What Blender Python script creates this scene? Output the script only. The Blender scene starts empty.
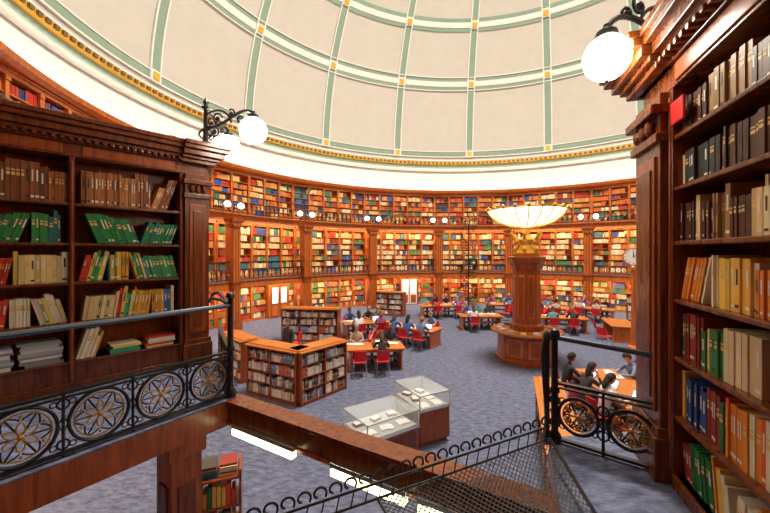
import bpy, math, random
from mathutils import Vector, Matrix
rnd=random.Random(23)
CX,CY=5.3,13.5
C=Vector((CX,CY,0))
pi=math.pi
def rad(a): return a*pi/180
def pol(R,a,z=0.0): return Vector((CX+R*math.cos(rad(a)),CY+R*math.sin(rad(a)),z))
bpy.context.scene.view_settings.view_transform='Standard'

# ------------------------------------------------------------ materials
def newmat(name):
    m=bpy.data.materials.new(name); m.use_nodes=True
    return m,m.node_tree,m.node_tree.nodes['Principled BSDF']
def plain(name,col,rough=.5,metal=0,var=.0,scale=8,bump=0,spec=.5):
    m,nt,b=newmat(name)
    b.inputs['Base Color'].default_value=(*col,1); b.inputs['Roughness'].default_value=rough
    b.inputs['Metallic'].default_value=metal
    b.inputs['Specular IOR Level'].default_value=spec
    if var or bump:
        tc=nt.nodes.new('ShaderNodeTexCoord'); n=nt.nodes.new('ShaderNodeTexNoise')
        n.inputs['Scale'].default_value=scale; n.inputs['Detail'].default_value=5
        nt.links.new(tc.outputs['Object'],n.inputs['Vector'])
        if var:
            r=nt.nodes.new('ShaderNodeValToRGB')
            r.color_ramp.elements[0].position=.3; r.color_ramp.elements[1].position=.7
            r.color_ramp.elements[0].color=(*[c*(1-var) for c in col],1)
            r.color_ramp.elements[1].color=(*[min(1,c*(1+var)) for c in col],1)
            nt.links.new(n.outputs['Fac'],r.inputs['Fac']); nt.links.new(r.outputs['Color'],b.inputs['Base Color'])
        if bump:
            bp=nt.nodes.new('ShaderNodeBump'); bp.inputs['Strength'].default_value=bump
            nt.links.new(n.outputs['Fac'],bp.inputs['Height']); nt.links.new(bp.outputs['Normal'],b.inputs['Normal'])
    return m
def wood(name,c1,c2,rough=.35,sc=(14,14,1.6)):
    m,nt,b=newmat(name)
    tc=nt.nodes.new('ShaderNodeTexCoord'); mp=nt.nodes.new('ShaderNodeMapping')
    mp.inputs['Scale'].default_value=sc
    n=nt.nodes.new('ShaderNodeTexNoise'); n.inputs['Scale'].default_value=1.5; n.inputs['Detail'].default_value=7
    n.inputs['Distortion'].default_value=.8
    r=nt.nodes.new('ShaderNodeValToRGB')
    r.color_ramp.elements[0].position=.3; r.color_ramp.elements[1].position=.72
    r.color_ramp.elements[0].color=(*c1,1); r.color_ramp.elements[1].color=(*c2,1)
    nt.links.new(tc.outputs['Object'],mp.inputs['Vector']); nt.links.new(mp.outputs['Vector'],n.inputs['Vector'])
    nt.links.new(n.outputs['Fac'],r.inputs['Fac']); nt.links.new(r.outputs['Color'],b.inputs['Base Color'])
    b.inputs['Roughness'].default_value=rough
    return m
def emis(name,col,st,base=(.9,.9,.85)):
    m,nt,b=newmat(name)
    b.inputs['Base Color'].default_value=(*base,1)
    b.inputs['Emission Color'].default_value=(*col,1); b.inputs['Emission Strength'].default_value=st
    return m
def attr(name,rough=.6):
    m,nt,b=newmat(name)
    a=nt.nodes.new('ShaderNodeAttribute'); a.attribute_name='Col'
    nt.links.new(a.outputs['Color'],b.inputs['Base Color']); b.inputs['Roughness'].default_value=rough
    return m
W_DARK=wood('walnut_dark',(.090,.020,.005),(.240,.062,.013),.26)
W_RED=wood('mahogany',(.18,.035,.007),(.42,.098,.017),.28)
W_FAR=wood('oak_polished',(.36,.082,.012),(.62,.18,.030),.32,(6,6,1))
W_TOP=wood('desk_oak',(.42,.13,.024),(.62,.22,.048),.28,(3,9,3))
IRON=plain('black_iron',(.010,.010,.012),.38,0)
STEEL=plain('grey_steel',(.09,.11,.14),.35,.7)
GOLD=plain('gilding',(.70,.38,.045),.4,.3)
RGOLD=plain('gilt_paint',(.50,.27,.03),.5,0)
CREAM=plain('dome_plaster',(.46,.43,.385),.85,0,.03,1.5)
WHITE=plain('white_plaster',(.64,.625,.58),.8,0,.02,2)
SAGE=plain('sage_paint',(.20,.28,.215),.8,0,.05,2)
PALES=plain('pale_green_paint',(.34,.45,.37),.8)
BOOKM=attr('book_cloth',.5)
BODYM=attr('figure_paint',.75)
RED=plain('red_upholstery',(.65,.012,.010),.5,0,.05,20)
CHROME=plain('chrome',(.6,.6,.62),.25,.9)
PAPER=plain('paper',(.85,.84,.8),.8)
FELT=plain('display_felt',(.42,.46,.46),.9)
BLACKP=plain('black_plastic',(.02,.02,.025),.4)
SCREEN=emis('laptop_screen',(.5,.7,1),1.0)
GLOBE=emis('opal_globe',(1,.90,.72),11)
GLOBEN=emis('opal_globe_bright',(1,.90,.74),38)
BOWL=emis('alabaster_bowl',(1,.78,.46),3.6)
TUBE=emis('fluorescent_tube',(1,.98,.50),5)
COVE=emis('cove_lamp',(1,.95,.86),15)
ADDED_STRIP=emis('added_shelf_glow',(1,.80,.52),42)  # glow for the added strips that brighten the wall shelves
SKYL=emis('skylight_glass',(1,.97,.92),4)
CARPET,nt,b=newmat('carpet')
tc=nt.nodes.new('ShaderNodeTexCoord'); mp=nt.nodes.new('ShaderNodeMapping'); mp.inputs['Scale'].default_value=(3.0,7,1); mp.inputs['Rotation'].default_value=(0,0,.5)
n=nt.nodes.new('ShaderNodeTexNoise'); n.inputs['Scale'].default_value=1.7; n.inputs['Detail'].default_value=8; n.inputs['Roughness'].default_value=.8
n2=nt.nodes.new('ShaderNodeTexNoise'); n2.inputs['Scale'].default_value=60
r=nt.nodes.new('ShaderNodeValToRGB'); r.color_ramp.elements[0].position=.40; r.color_ramp.elements[1].position=.63
r.color_ramp.elements[0].color=(.048,.060,.110,1); r.color_ramp.elements[1].color=(.175,.190,.290,1)
bp=nt.nodes.new('ShaderNodeBump'); bp.inputs['Strength'].default_value=.3
nt.links.new(tc.outputs['Object'],mp.inputs['Vector']); nt.links.new(mp.outputs['Vector'],n.inputs['Vector'])
nt.links.new(tc.outputs['Object'],n2.inputs['Vector'])
nt.links.new(n.outputs['Fac'],r.inputs['Fac']); nt.links.new(r.outputs['Color'],b.inputs['Base Color'])
nt.links.new(n2.outputs['Fac'],bp.inputs['Height']); nt.links.new(bp.outputs['Normal'],b.inputs['Normal'])
b.inputs['Roughness'].default_value=.95
GLASS,nt,b=newmat('case_glass')
b.inputs['Base Color'].default_value=(.80,.92,.95,1); b.inputs['Roughness'].default_value=.03
b.inputs['Alpha'].default_value=.14

# ------------------------------------------------------------ mesh builder
class MB:
    def __init__(s): s.v=[];s.f=[];s.mi=[];s.c=[]
    def add(s,vs,fs,mi=0,M=None,col=None):
        o=len(s.v)
        if M is not None:
            vs=[M@Vector(p) for p in vs]
            if M.determinant()<0: fs=[tuple(reversed(f)) for f in fs]
        s.v.extend([tuple(p) for p in vs])
        s.f.extend([tuple(i+o for i in f) for f in fs]); s.mi.extend([mi]*len(fs))
        c=(*(col or (.5,.5,.5)),1); s.c.extend([c]*len(vs))
    def box(s,x0,x1,y0,y1,z0,z1,mi=0,M=None,col=None):
        s.add([(x0,y0,z0),(x1,y0,z0),(x1,y1,z0),(x0,y1,z0),(x0,y0,z1),(x1,y0,z1),(x1,y1,z1),(x0,y1,z1)],
          [(0,3,2,1),(4,5,6,7),(0,1,5,4),(1,2,6,5),(2,3,7,6),(3,0,4,7)],mi,M,col)
    def tube(s,pts,r,n=6,mi=0,closed=False,M=None,col=None,caps=True):
        pts=[Vector(p) for p in pts]; N=len(pts)
        rs=r if isinstance(r,(list,tuple)) else [r]*N
        vs=[];up=None
        for i,p in enumerate(pts):
            if closed: t=pts[(i+1)%N]-pts[i-1]
            else: t=pts[min(i+1,N-1)]-pts[max(i-1,0)]
            if t.length<1e-9: t=Vector((0,0,1))
            t.normalize()
            if up is None:
                up=Vector((0,0,1)) if abs(t.z)<.9 else Vector((1,0,0))
            a=t.cross(up)
            if a.length<1e-6: a=t.orthogonal()
            a.normalize(); up=a.cross(t).normalized(); bb=up
            for k in range(n):
                th=2*pi*k/n
                vs.append(p+(a*math.cos(th)+bb*math.sin(th))*rs[i])
        fs=[]
        for i in range(N if closed else N-1):
            j=(i+1)%N
            for k in range(n):
                k2=(k+1)%n; fs.append((i*n+k,j*n+k,j*n+k2,i*n+k2))
        if not closed and caps:
            fs.append(tuple(reversed(range(n)))[::-1]); fs.append(tuple((N-1)*n+k for k in reversed(range(n))))
        s.add(vs,fs,mi,M,col)
    def lathe(s,prof,n=24,mi=0,M=None,col=None,rot=0):
        vs=[];fs=[]
        for (r,z) in prof:
            for k in range(n):
                t=2*pi*k/n+rot; vs.append((r*math.cos(t),r*math.sin(t),z))
        for i in range(len(prof)-1):
            for k in range(n):
                k2=(k+1)%n; fs.append((i*n+k,i*n+k2,(i+1)*n+k2,(i+1)*n+k))
        if prof[0][0]>1e-6: fs.append(tuple(reversed(range(n))))
        if prof[-1][0]>1e-6: fs.append(tuple((len(prof)-1)*n+k for k in range(n)))
        s.add(vs,fs,mi,M,col)
    def ball(s,c,r,nu=14,nv=9,mi=0,M=None,col=None,sc=(1,1,1),filt=None):
        vs=[];fs=[]
        for i in range(nv+1):
            ph=-pi/2+pi*i/nv
            for k in range(nu):
                t=2*pi*k/nu
                vs.append((c[0]+r*sc[0]*math.cos(ph)*math.cos(t),c[1]+r*sc[1]*math.cos(ph)*math.sin(t),c[2]+r*sc[2]*math.sin(ph)))
        for i in range(nv):
            for k in range(nu):
                k2=(k+1)%nu; f=(i*nu+k,i*nu+k2,(i+1)*nu+k2,(i+1)*nu+k)
                if filt:
                    m=[sum(vs[q][d] for q in f)/4 for d in range(3)]
                    if not filt(m): continue
                fs.append(f)
        s.add(vs,fs,mi,M,col)
    def rev(s,prof,a0=0,a1=360,n=136,mi=0,closedp=True):
        full=(a1-a0)>=359.9
        na=n if full else n+1; P=len(prof); vs=[];fs=[]
        for i in range(na):
            a=a0+(a1-a0)*i/n
            for (R,z) in prof: vs.append(pol(R,a,z))
        for i in range(n):
            j=(i+1)%na if full else i+1
            for k in range(P if closedp else P-1):
                k2=(k+1)%P; fs.append((i*P+k,j*P+k,j*P+k2,i*P+k2))
        if not full and closedp:
            fs.append(tuple(range(P))); fs.append(tuple((na-1)*P+k for k in reversed(range(P))))
        s.add(vs,fs,mi)
    def build(s,name,mats,smooth=False,bevel=0,M=None,parent=None):
        me=bpy.data.meshes.new(name); me.from_pydata(s.v,[],s.f); me.update()
        for m in mats: me.materials.append(m)
        me.polygons.foreach_set('material_index',s.mi)
        at=me.color_attributes.new('Col','FLOAT_COLOR','POINT')
        at.data.foreach_set('color',[q for c in s.c for q in c])
        if smooth: me.polygons.foreach_set('use_smooth',[True]*len(s.f))
        ob=bpy.data.objects.new(name,me); bpy.context.scene.collection.objects.link(ob)
        if smooth:
            try: me.set_sharp_from_angle(angle=rad(40))
            except Exception: pass
        if bevel:
            bm=ob.modifiers.new('Bevel','BEVEL'); bm.width=bevel; bm.segments=2; bm.limit_method='ANGLE'
        if M is not None: ob.matrix_world=M
        if parent: ob.parent=parent
        return ob
def inst(name,src,M):
    ob=bpy.data.objects.new(name,src.data); bpy.context.scene.collection.objects.link(ob)
    for m in src.modifiers:
        n=ob.modifiers.new(m.name,m.type)
        n.width=m.width;n.segments=m.segments;n.limit_method=m.limit_method
    ob.matrix_world=M; return ob
def place(x,y,z=0,yaw=0): return Matrix.Translation((x,y,z))@Matrix.Rotation(rad(yaw),4,'Z')
def frame(o,xa,ya):
    xa=Vector(xa).to_3d().normalized(); ya=Vector(ya).to_3d().normalized()
    M=Matrix.Identity(4)
    for i in range(3): M[i][0]=xa[i];M[i][1]=ya[i];M[i][2]=(0,0,1)[i];M[i][3]=o[i]
    return M

# ------------------------------------------------------------ room shell
m=MB(); m.lathe([(16.6,-.2),(16.6,0)],96,0,Matrix.Translation(C)); m.build('floor',[CARPET])
m=MB(); m.rev([(16.0,0),(16.0,8.75),(16.4,8.75),(16.4,0)],mi=0)
m.rev([(15.95,8.75),(16.0,9.3),(16.12,9.9),(16.3,10.4),(16.55,10.8),(17,10.8),(17,8.7)],mi=1)
m.build('wall_round',[W_RED,WHITE],True)
m=MB()
m.rev([(16.5,10.75),(16.22,10.75),(16.18,10.87),(16.28,10.92),(16.32,10.98),(16.6,10.98)],mi=0)
m.rev([(16.36,10.98),(16.36,11.27),(16.6,11.27),(16.6,10.98)],mi=1)
m.rev([(16.32,11.27),(16.2,11.31),(16.2,11.5),(16.32,11.54),(16.7,11.54),(16.7,11.27)],mi=2)
for k in range(300):
    a=k*1.2; p=pol(16.16,a,0); M=frame(p,(math.sin(rad(a)),-math.cos(rad(a)),0),(math.cos(rad(a)),math.sin(rad(a)),0))
    m.box(-.09,.09,-.05,.05,11.34,11.47,3,M)
m.rev([(16.3,11.54),(16.25,11.6),(16.3,11.7),(16.7,11.7),(16.7,11.54)],mi=0)
m.build('trim_cornice',[WHITE,PALES,GOLD,plain('bronze_dentil',(.14,.07,.015),.5)],False)
RD=16.3; ZD=11.5
def dpt(th,a,off=0):
    return pol((RD-off)*math.cos(rad(th)),a,ZD+(RD-off)*math.sin(rad(th)))
m=MB(); prof=[(RD*math.cos(rad(t)),ZD+RD*math.sin(rad(t))) for t in range(0,81,2)]
m.rev(prof,mi=0,closedp=False,n=136); m.build('dome_ceiling',[CREAM],True)
m=MB()
def dband(t0,t1,off,mi): 
    m.rev([(( RD-off)*math.cos(rad(t)),ZD+(RD-off)*math.sin(rad(t))) for t in (t0,t1)]+[((RD+.02)*math.cos(rad(t)),ZD+(RD+.02)*math.sin(rad(t))) for t in (t1,t0)],mi=mi)
for (t0,t1,o,mi) in [(1.6,2.9,.05,0),(1.35,1.6,.09,1),(2.9,3.1,.09,1),
    (19.8,20.7,.05,0),(19.6,19.8,.1,1),(20.7,22.0,.07,1),(22.0,22.9,.05,0),(22.9,23.1,.1,1),
    (33.9,34.8,.05,0),(34.8,36.0,.07,1),(36.0,36.9,.05,0),(54,55,.05,0),(56.5,57.5,.05,0)]: dband(t0,t1,o,mi)
ribs=[63+21.18*k for k in range(17)]
for a in ribs:
    for (w0,w1,o,mi) in [(-.23,-.06,.07,0),(.06,.23,.07,0),(-.31,-.23,.12,1),(.23,.31,.12,1),(-.06,.06,.07,0)]:
        vs=[];fs=[];N=40
        for i in range(N+1):
            t=1.5+(79-1.5)*i/N; sc=.45+.55*math.cos(rad(t)); R=(RD-o)*math.cos(rad(t)); R2=(RD+.02)*math.cos(rad(t))
            z=ZD+(RD-o)*math.sin(rad(t)); z2=ZD+(RD+.02)*math.sin(rad(t))
            tn=Vector((-math.sin(rad(a)),math.cos(rad(a)),0))
            vs+= [pol(R,a,z)+tn*w0*sc,pol(R,a,z)+tn*w1*sc,pol(R2,a,z2)+tn*w1*sc,pol(R2,a,z2)+tn*w0*sc]
        for i in range(N):
            for k in range(4):
                fs.append((i*4+k,i*4+(k+1)%4,i*4+4+(k+1)%4,i*4+4+k))
        m.add(vs,fs,mi)
    for th in (2.3,21.3,35.4,56):
        p=dpt(th,a,.14); er=(p-Vector((CX,CY,ZD))).normalized(); tn=Vector((-math.sin(rad(a)),math.cos(rad(a)),0)); u=er.cross(tn)
        M=Matrix.Identity(4)
        for i in range(3): M[i][0]=tn[i];M[i][1]=u[i];M[i][2]=er[i];M[i][3]=p[i]
        m.box(-.27,.27,-.27,.27,0,.1,1,M); m.box(-.17,.17,-.17,.17,-.04,.1,2,M)
m.build('trim_dome_ribs',[SAGE,WHITE,GOLD])
m=MB(); ro=RD*math.cos(rad(80)); zo=ZD+RD*math.sin(rad(80))
m.lathe([(ro+.1,zo-.02),(0,zo-.05)],32,0,Matrix.Translation(C)); 
m.tube([pol(ro,a,zo) for a in range(0,360,10)],.15,6,1,True)
m.build('window_1',[SKYL,WHITE])
L=bpy.data.lights.new('skylight','AREA'); L.shape='DISK'; L.size=5; L.energy=9800; L.color=(1,.91,.78)
o=bpy.data.objects.new('skylight_daylight',L); o.location=(CX,CY,zo-.3); bpy.context.scene.collection.objects.link(o)

# gallery slabs
GZ=2.5; G2=6.1
m=MB()
m.rev([(14.2,GZ-.38),(14.2,GZ-.02),(14.12,GZ),(14.12,GZ+.02),(15.98,GZ+.02),(15.98,GZ-.2),(14.3,GZ-.2),(14.3,GZ-.38)],a0=0,a1=360,mi=0)
m.rev([(14.3,GZ+.02),(15.9,GZ+.02),(15.9,GZ+.035),(14.3,GZ+.035)],mi=1)
m.build('gallery_floor_lower',[W_FAR,CARPET])
m=MB()
m.rev([(14.45,G2-.3),(14.4,G2-.1),(14.3,G2-.05),(14.3,G2),(15.98,G2),(15.98,G2-.1),(14.7,G2-.12),(14.6,G2-.3)],mi=0)
m.build('gallery_floor_upper',[W_FAR])
m=MB()  # glowing strips added under both galleries to brighten the shelves, hidden behind the lips
m.rev([(14.72,G2-.14),(14.84,G2-.14),(14.84,G2-.18),(14.72,G2-.18)],a0=-60,a1=225,mi=0)
m.rev([(14.4,GZ-.22),(14.52,GZ-.22),(14.52,GZ-.26),(14.4,GZ-.26)],a0=-60,a1=225,mi=0)
m.build('added_shelf_strips',[ADDED_STRIP])
m=MB()
m.rev([(15.3,8.7),(15.2,8.8),(15.15,8.95),(15.22,9.0),(15.3,8.86),(15.98,8.86),(15.98,8.7)],mi=0)
m.build('trim_shelf_cornice',[W_FAR])
m=MB(); m.rev([(15.5,8.87),(15.68,8.87),(15.68,8.9),(15.5,8.9)],mi=0); m.build('cove_strip_lights',[COVE])

# ------------------------------------------------------------ books
def jit(c,a=.12):
    k=1+rnd.uniform(-a,a); return tuple(max(.005,min(.95,q*k*(1+rnd.uniform(-.06,.06)))) for q in c)
def books(mb,M,x0,x1,z,hmax,yf,pal,lean=.2,fill=.97,tmin=.02,tmax=.055,series=.6,label=False,hmin=.6,depth=.2,dirn=1):
    x=x0; col=rnd.choice(pal); n=0; h=hmax*.9; t=.04; ang=0; left=0; lasth=0
    end=x0+(x1-x0)*fill
    while x<end-.02:
        if n<=0:
            col=rnd.choice(pal); ser=rnd.random()<series
            n=rnd.randint(3,9) if ser else 1; h=hmax*rnd.uniform(hmin,.97); t=rnd.uniform(tmin,tmax)
        if left<=0:
            old=ang
            if rnd.random()<lean: ang=rnd.uniform(.10,.36)*(dirn if rnd.random()<.88 else -dirn); left=rnd.randint(6,18)
            else: ang=0; left=rnd.randint(5,18) if lean>.3 else rnd.randint(8,30)
            if old>0 and ang<=0: x+=lasth*math.sin(old)
            elif old>ang>0: x+=lasth*(math.sin(old)-math.sin(ang))
            if ang<0 and ang<old: x+=h*(math.sin(-ang)-math.sin(-min(old,0)))
        n-=1; left-=1
        hh=h*rnd.uniform(.97,1.0); tt=t*rnd.uniform(.85,1.15); lasth=hh
        if ser is False: hh=hmax*rnd.uniform(hmin,.97)
        hh=min(hh,hmax)
        if x+tt/math.cos(ang)>x1: break
        c=jit(col,.2 if ser else .12); yo=yf+rnd.uniform(0,.02)
        s_,c_=math.sin(ang),math.cos(ang)
        if ang and (x+tt+hh*s_>x1 or x+hh*s_<x0): ang=0; s_,c_=0,1; left=6
        if ang>=0:
            def P(u,y,w): return (x+u*c_+(w*s_),y,z+w*c_+(tt-u)*s_)
        else:
            def P(u,y,w): return (x+u*c_+w*s_,y,z+w*c_-u*s_)
        vs=[P(0,yo,0),P(tt,yo,0),P(tt,yo+depth,0),P(0,yo+depth,0),P(0,yo,hh),P(tt,yo,hh),P(tt,yo+depth,hh),P(0,yo+depth,hh)]
        mb.add(vs,[(4,5,6,7),(0,1,5,4),(1,2,6,5),(3,0,4,7)],0,M,c)
        if label:
            q=rnd.random()
            lc=(.75,.50,.15) if q<.5 else ((.8,.78,.7) if q<.8 else (.03,.03,.03))
            for (w0,w1) in ([(.72,.76),(.6,.68)] if q<.5 else [(.08,.14),(.5,.8)]):
                ins=.12 if w1-w0<.1 else .33
                mb.add([P(tt*ins,yo-.0015,hh*w0),P(tt*(1-ins),yo-.0015,hh*w0),P(tt*(1-ins),yo-.0015,hh*w1),P(tt*ins,yo-.0015,hh*w1)],[(0,1,2,3)],0,M,lc)
        x+=tt/c_+.0015
def flatbooks(mb,M,x0,z,n,pal,yf=.03,w=.3):
    zz=z
    for i in range(n):
        t=rnd.uniform(.015,.04); dx=rnd.uniform(-.02,.02)
        mb.box(x0+dx,x0+dx+w*rnd.uniform(.85,1),yf,yf+.22,zz,zz+t,0,M,jit(rnd.choice(pal)))
        zz+=t+.001
PF_TOP=[(.62,.16,.02),(.55,.12,.015),(.68,.28,.06),(.03,.09,.34),(.02,.03,.08),(.45,.025,.01),(.66,.44,.16),(.22,.06,.02),(.76,.62,.36),(.58,.20,.04),(.04,.18,.12)]
PF_MID=[(.78,.60,.32),(.66,.40,.15),(.88,.78,.58),(.45,.14,.04),(.65,.31,.08),(.28,.07,.02),(.05,.17,.20),(.72,.55,.28),(.52,.05,.02),(.82,.70,.44),(.06,.24,.09),(.05,.10,.32)]
PF_LOW=[(.80,.64,.36),(.66,.44,.18),(.86,.78,.58),(.45,.15,.04),(.06,.14,.30),(.52,.07,.03),(.70,.52,.22),(.08,.28,.11),(.38,.18,.06)]
PL1=[(.26,.08,.02),(.36,.12,.03),(.02,.17,.20),(.12,.04,.015),(.42,.18,.05)]
PL2=[(.01,.20,.05),(.02,.28,.07),(.60,.44,.12),(.02,.14,.14),(.03,.24,.04)]
PL3=[(.74,.60,.24),(.70,.40,.03),(.02,.20,.26),(.58,.04,.012),(.70,.56,.07),(.04,.28,.08),(.03,.10,.40),(.80,.74,.58)]
PL4=[(.76,.64,.30),(.04,.36,.20),(.68,.34,.02),(.02,.16,.44),(.06,.38,.06),(.66,.06,.015),(.78,.74,.54),(.70,.62,.10)]
PR=[(.72,.56,.28),(.58,.40,.15),(.03,.04,.04),(.34,.20,.07),(.80,.70,.46),(.08,.025,.01),(.58,.02,.012),(.02,.09,.06)]
PR2=[(.76,.64,.38),(.76,.08,.01),(.74,.24,.02),(.02,.07,.26),(.80,.74,.54),(.02,.18,.05),(.84,.52,.07),(.28,.03,.02)]
PW=[(.85,.84,.8),(.75,.72,.66),(.6,.62,.66),(.15,.22,.42),(.5,.12,.05),(.8,.68,.45),(.3,.3,.3),(.08,.06,.05)]

# ------------------------------------------------------------ round wall shelving
cols=[115.9+21.18*k for k in range(-7,6)]
bays=[(cols[i]+cols[i+1])/2 for i in range(len(cols)-1)]
def wallcase(mw,mbk,R,a,W,zs,ztop,nsub,pal,z0):
    er=Vector((math.cos(rad(a)),math.sin(rad(a)),0)); M=frame(pol(R,a,0),(er.y,-er.x,0),er)
    x0,x1=-W/2,W/2; w=W/nsub
    mw.box(x0,x1,.3,.34,z0,ztop,1,M)
    mw.box(x0,x1,-.05,.3,ztop-.16,ztop,0,M)
    mw.box(x0,x1,-.10,.3,ztop-.05,ztop,0,M)
    mw.box(x0,x1,-.02,.3,z0,zs[0],0,M)
    for i in range(nsub+1):
        xx=x0+i*w; mw.box(xx-.06,xx+.06,-.04,.3,z0,ztop-.1,0,M)
        mw.box(xx-.08,xx+.08,-.07,.3,ztop-.28,ztop-.16,0,M)
    for i,z in enumerate(zs):
        mw.box(x0,x1,-.005,.3,z-.03,z,0,M)
        top=(zs[i+1] if i+1<len(zs) else ztop-.16)-z-.05
        for j in range(nsub):
            f=1 if rnd.random()<.8 else rnd.uniform(.5,.95)
            p2=rnd.sample(pal,3)
            books(mbk,M,x0+j*w+.065,x0+(j+1)*w-.065,z+.001,top,.02,p2,lean=.08,fill=f,tmin=.025,tmax=.06,series=.75,hmin=.7,depth=.18)
for tier,(R,zs,zt,ns,pal,z0,W) in enumerate([
    (15.2,[.15,.52,.89,1.26,1.63],2.2,5,PF_LOW,0.0,5.55),
    (15.2,[GZ+.2,GZ+.6,GZ+1.0,GZ+1.4,GZ+1.8,GZ+2.2,GZ+2.6],5.75,5,PF_MID,GZ+.04,5.55),
    (15.45,[G2+.15,G2+.52,G2+.89,G2+1.26,G2+1.63,G2+2.0],8.68,5,PF_TOP,G2+.005,5.7)]):
    mw=MB(); mk=MB()
    for a in bays:
        wallcase(mw,mk,R,a,W,zs,zt,ns,pal,z0)
    nm=['lower','middle','upper'][tier]
    ob=mw.build('wall_bookcase_'+nm,[W_FAR,W_RED])
    mk.build('wall_books_'+nm,[BOOKM],parent=ob)
def pilaster_mesh():
    m=MB()
    m.box(-.36,.36,-.06,.5,0,.25,0); m.box(-.32,.32,-.03,.5,.25,.4,0)
    m.box(-.27,.27,0,.5,.4,5.35,0)
    for x in (-.17,0,.17): m.box(x-.045,x+.045,-.02,.02,.55,5.2,1)
    m.box(-.3,.3,-.03,.5,2.1,2.6,0); m.box(-.33,.33,-.08,.5,2.42,2.56,0)
    m.box(-.3,.3,-.03,.5,5.35,5.45,0); m.box(-.34,.34,-.07,.5,5.45,5.62,0); m.box(-.4,.4,-.12,.5,5.62,5.79,0)
    for x in (-.22,0,.22): m.ball((x,-.1,5.4),.07,8,6,1,sc=(1,.6,1.2))
    return m.build('wood_pilaster',[W_RED,W_FAR],bevel=.01)
pm=None
def cyl_frame(R,a):
    er=Vector((math.cos(rad(a)),math.sin(rad(a)),0)); return frame(pol(R,a,0),(er.y,-er.x,0),er)
for a in cols:
    if pm is None: pm=pilaster_mesh(); pm.matrix_world=cyl_frame(13.98,a)
    else: inst('wood_pilaster',pm,cyl_frame(13.98,a))
lm=MB()
lm.tube([(0,.1,0),(0,.02,.15),(0,0,.3)],.03,6,0)
for s in (-1,1):
    lm.tube([(0,0,.1),(s*.15,0,.02),(s*.35,0,.08),(s*.46,0,.22)],.02,6,0)
    lm.lathe([(.03,.2),(.09,.24),(.04,.27)],10,0,Matrix.Translation((s*.46,0,0)))
    lm.ball((s*.46,0,.4),.16,14,10,1)
lm.ball((0,0,.34),.05,8,6,0)
L0=None
for a in cols:
    M=cyl_frame(14.15,a)@Matrix.Translation((0,0,G2))
    if L0 is None: L0=lm.build('twin_globe_lamp',[IRON,GLOBE],True,M=M)
    else: inst('twin_globe_lamp',L0,M)

def ringrail(name,R,z,h,a0,a1):
    m=MB(); n=int((a1-a0)/1.5)
    for zz,r in ((z+h,.03),(z+h*.62,.018),(z+.08,.022)):
        m.tube([pol(R,a0+(a1-a0)*i/n,zz) for i in range(n+1)],r,5,0)
    step=1.3; k=int((a1-a0)/step)
    for i in range(k+1):
        a=a0+i*step; er=Vector((math.cos(rad(a)),math.sin(rad(a)),0)); tn=Vector((-er.y,er.x,0)); c=pol(R,a,0)
        zc=z+.08+(h*.62-.08)/2; rr=(h*.62-.08)/2-.01
        m.tube([c+tn*(rr*.62*math.cos(t))+Vector((0,0,zc+rr*math.sin(t))) for t in [2*pi*q/8 for q in range(8)]],.017,4,0,True)
        m.tube([c+tn*(-.16)+Vector((0,0,z)),c+tn*(-.16)+Vector((0,0,z+(h if i%4==0 else h*.62)))],.015,4,0)
        m.ball(tuple(c+Vector((0,0,zc))),.04,6,4,1)
    m.build(name,[IRON,GOLD])
ringrail('gallery_railing',14.2,GZ+.02,1.0,-60,212)
ringrail('gallery_railing',14.36,G2,1.0,-60,225)

def door(name,a,w0,w1):
    m=MB(); M=cyl_frame(14.86,a)
    m.box(-.75,.75,0,.2,0,2.08,0,M); m.box(-.82,.82,-.04,.2,2.0,2.08,0,M)
    for s in (-1,1):
        x0,x1=(s*.03,s*.62) if s>0 else (-.62,-.03)
        m.box(x0,x1,-.03,0,.05,1.96,1,M); m.box(x0+.08,x1-.08,-.035,-.03,.9,1.86,2,M); m.box(x0+.08,x1-.08,-.04,-.03,.15,.75,0,M)
        m.ball((s*.07,-.05,1.0),.025,6,5,3,M)
    m.build(name,[w0,w1,emis('door_glass',(.9,1,.95),.6),GOLD])
door('door_1',103.3,W_RED,WHITE); door('door_2',143.1,W_FAR,W_RED)

# spiral stair
m=MB(); sc=pol(13.45,86,0); T=Matrix.Translation((sc.x,sc.y,0))
m.tube([(0,0,0),(0,0,6.2)],.05,8,0,M=T)
N=30; prev=[]
for i in range(N):
    a=i*24; z=.2*(i+1); t0,t1=rad(a),rad(a+24)
    p=[(0,0,z),(.6*math.cos(t0),.6*math.sin(t0),z),(.6*math.cos(t1),.6*math.sin(t1),z)]
    m.add(p+[(q[0],q[1],q[2]-.05) for q in p],[(0,1,2),(5,4,3),(1,0,3,4),(2,1,4,5),(0,2,5,3)],0,T)
    hz=min(.9,6.6-z)
    m.tube([(.58*math.cos(t0),.58*math.sin(t0),z),(.58*math.cos(t0),.58*math.sin(t0),z+hz)],.014,4,0,M=T)
    prev.append((.58*math.cos(t0),.58*math.sin(t0),z+hz))
m.tube(prev,.025,5,0,M=T)
m.build('spiral_staircase',[IRON])

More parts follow.
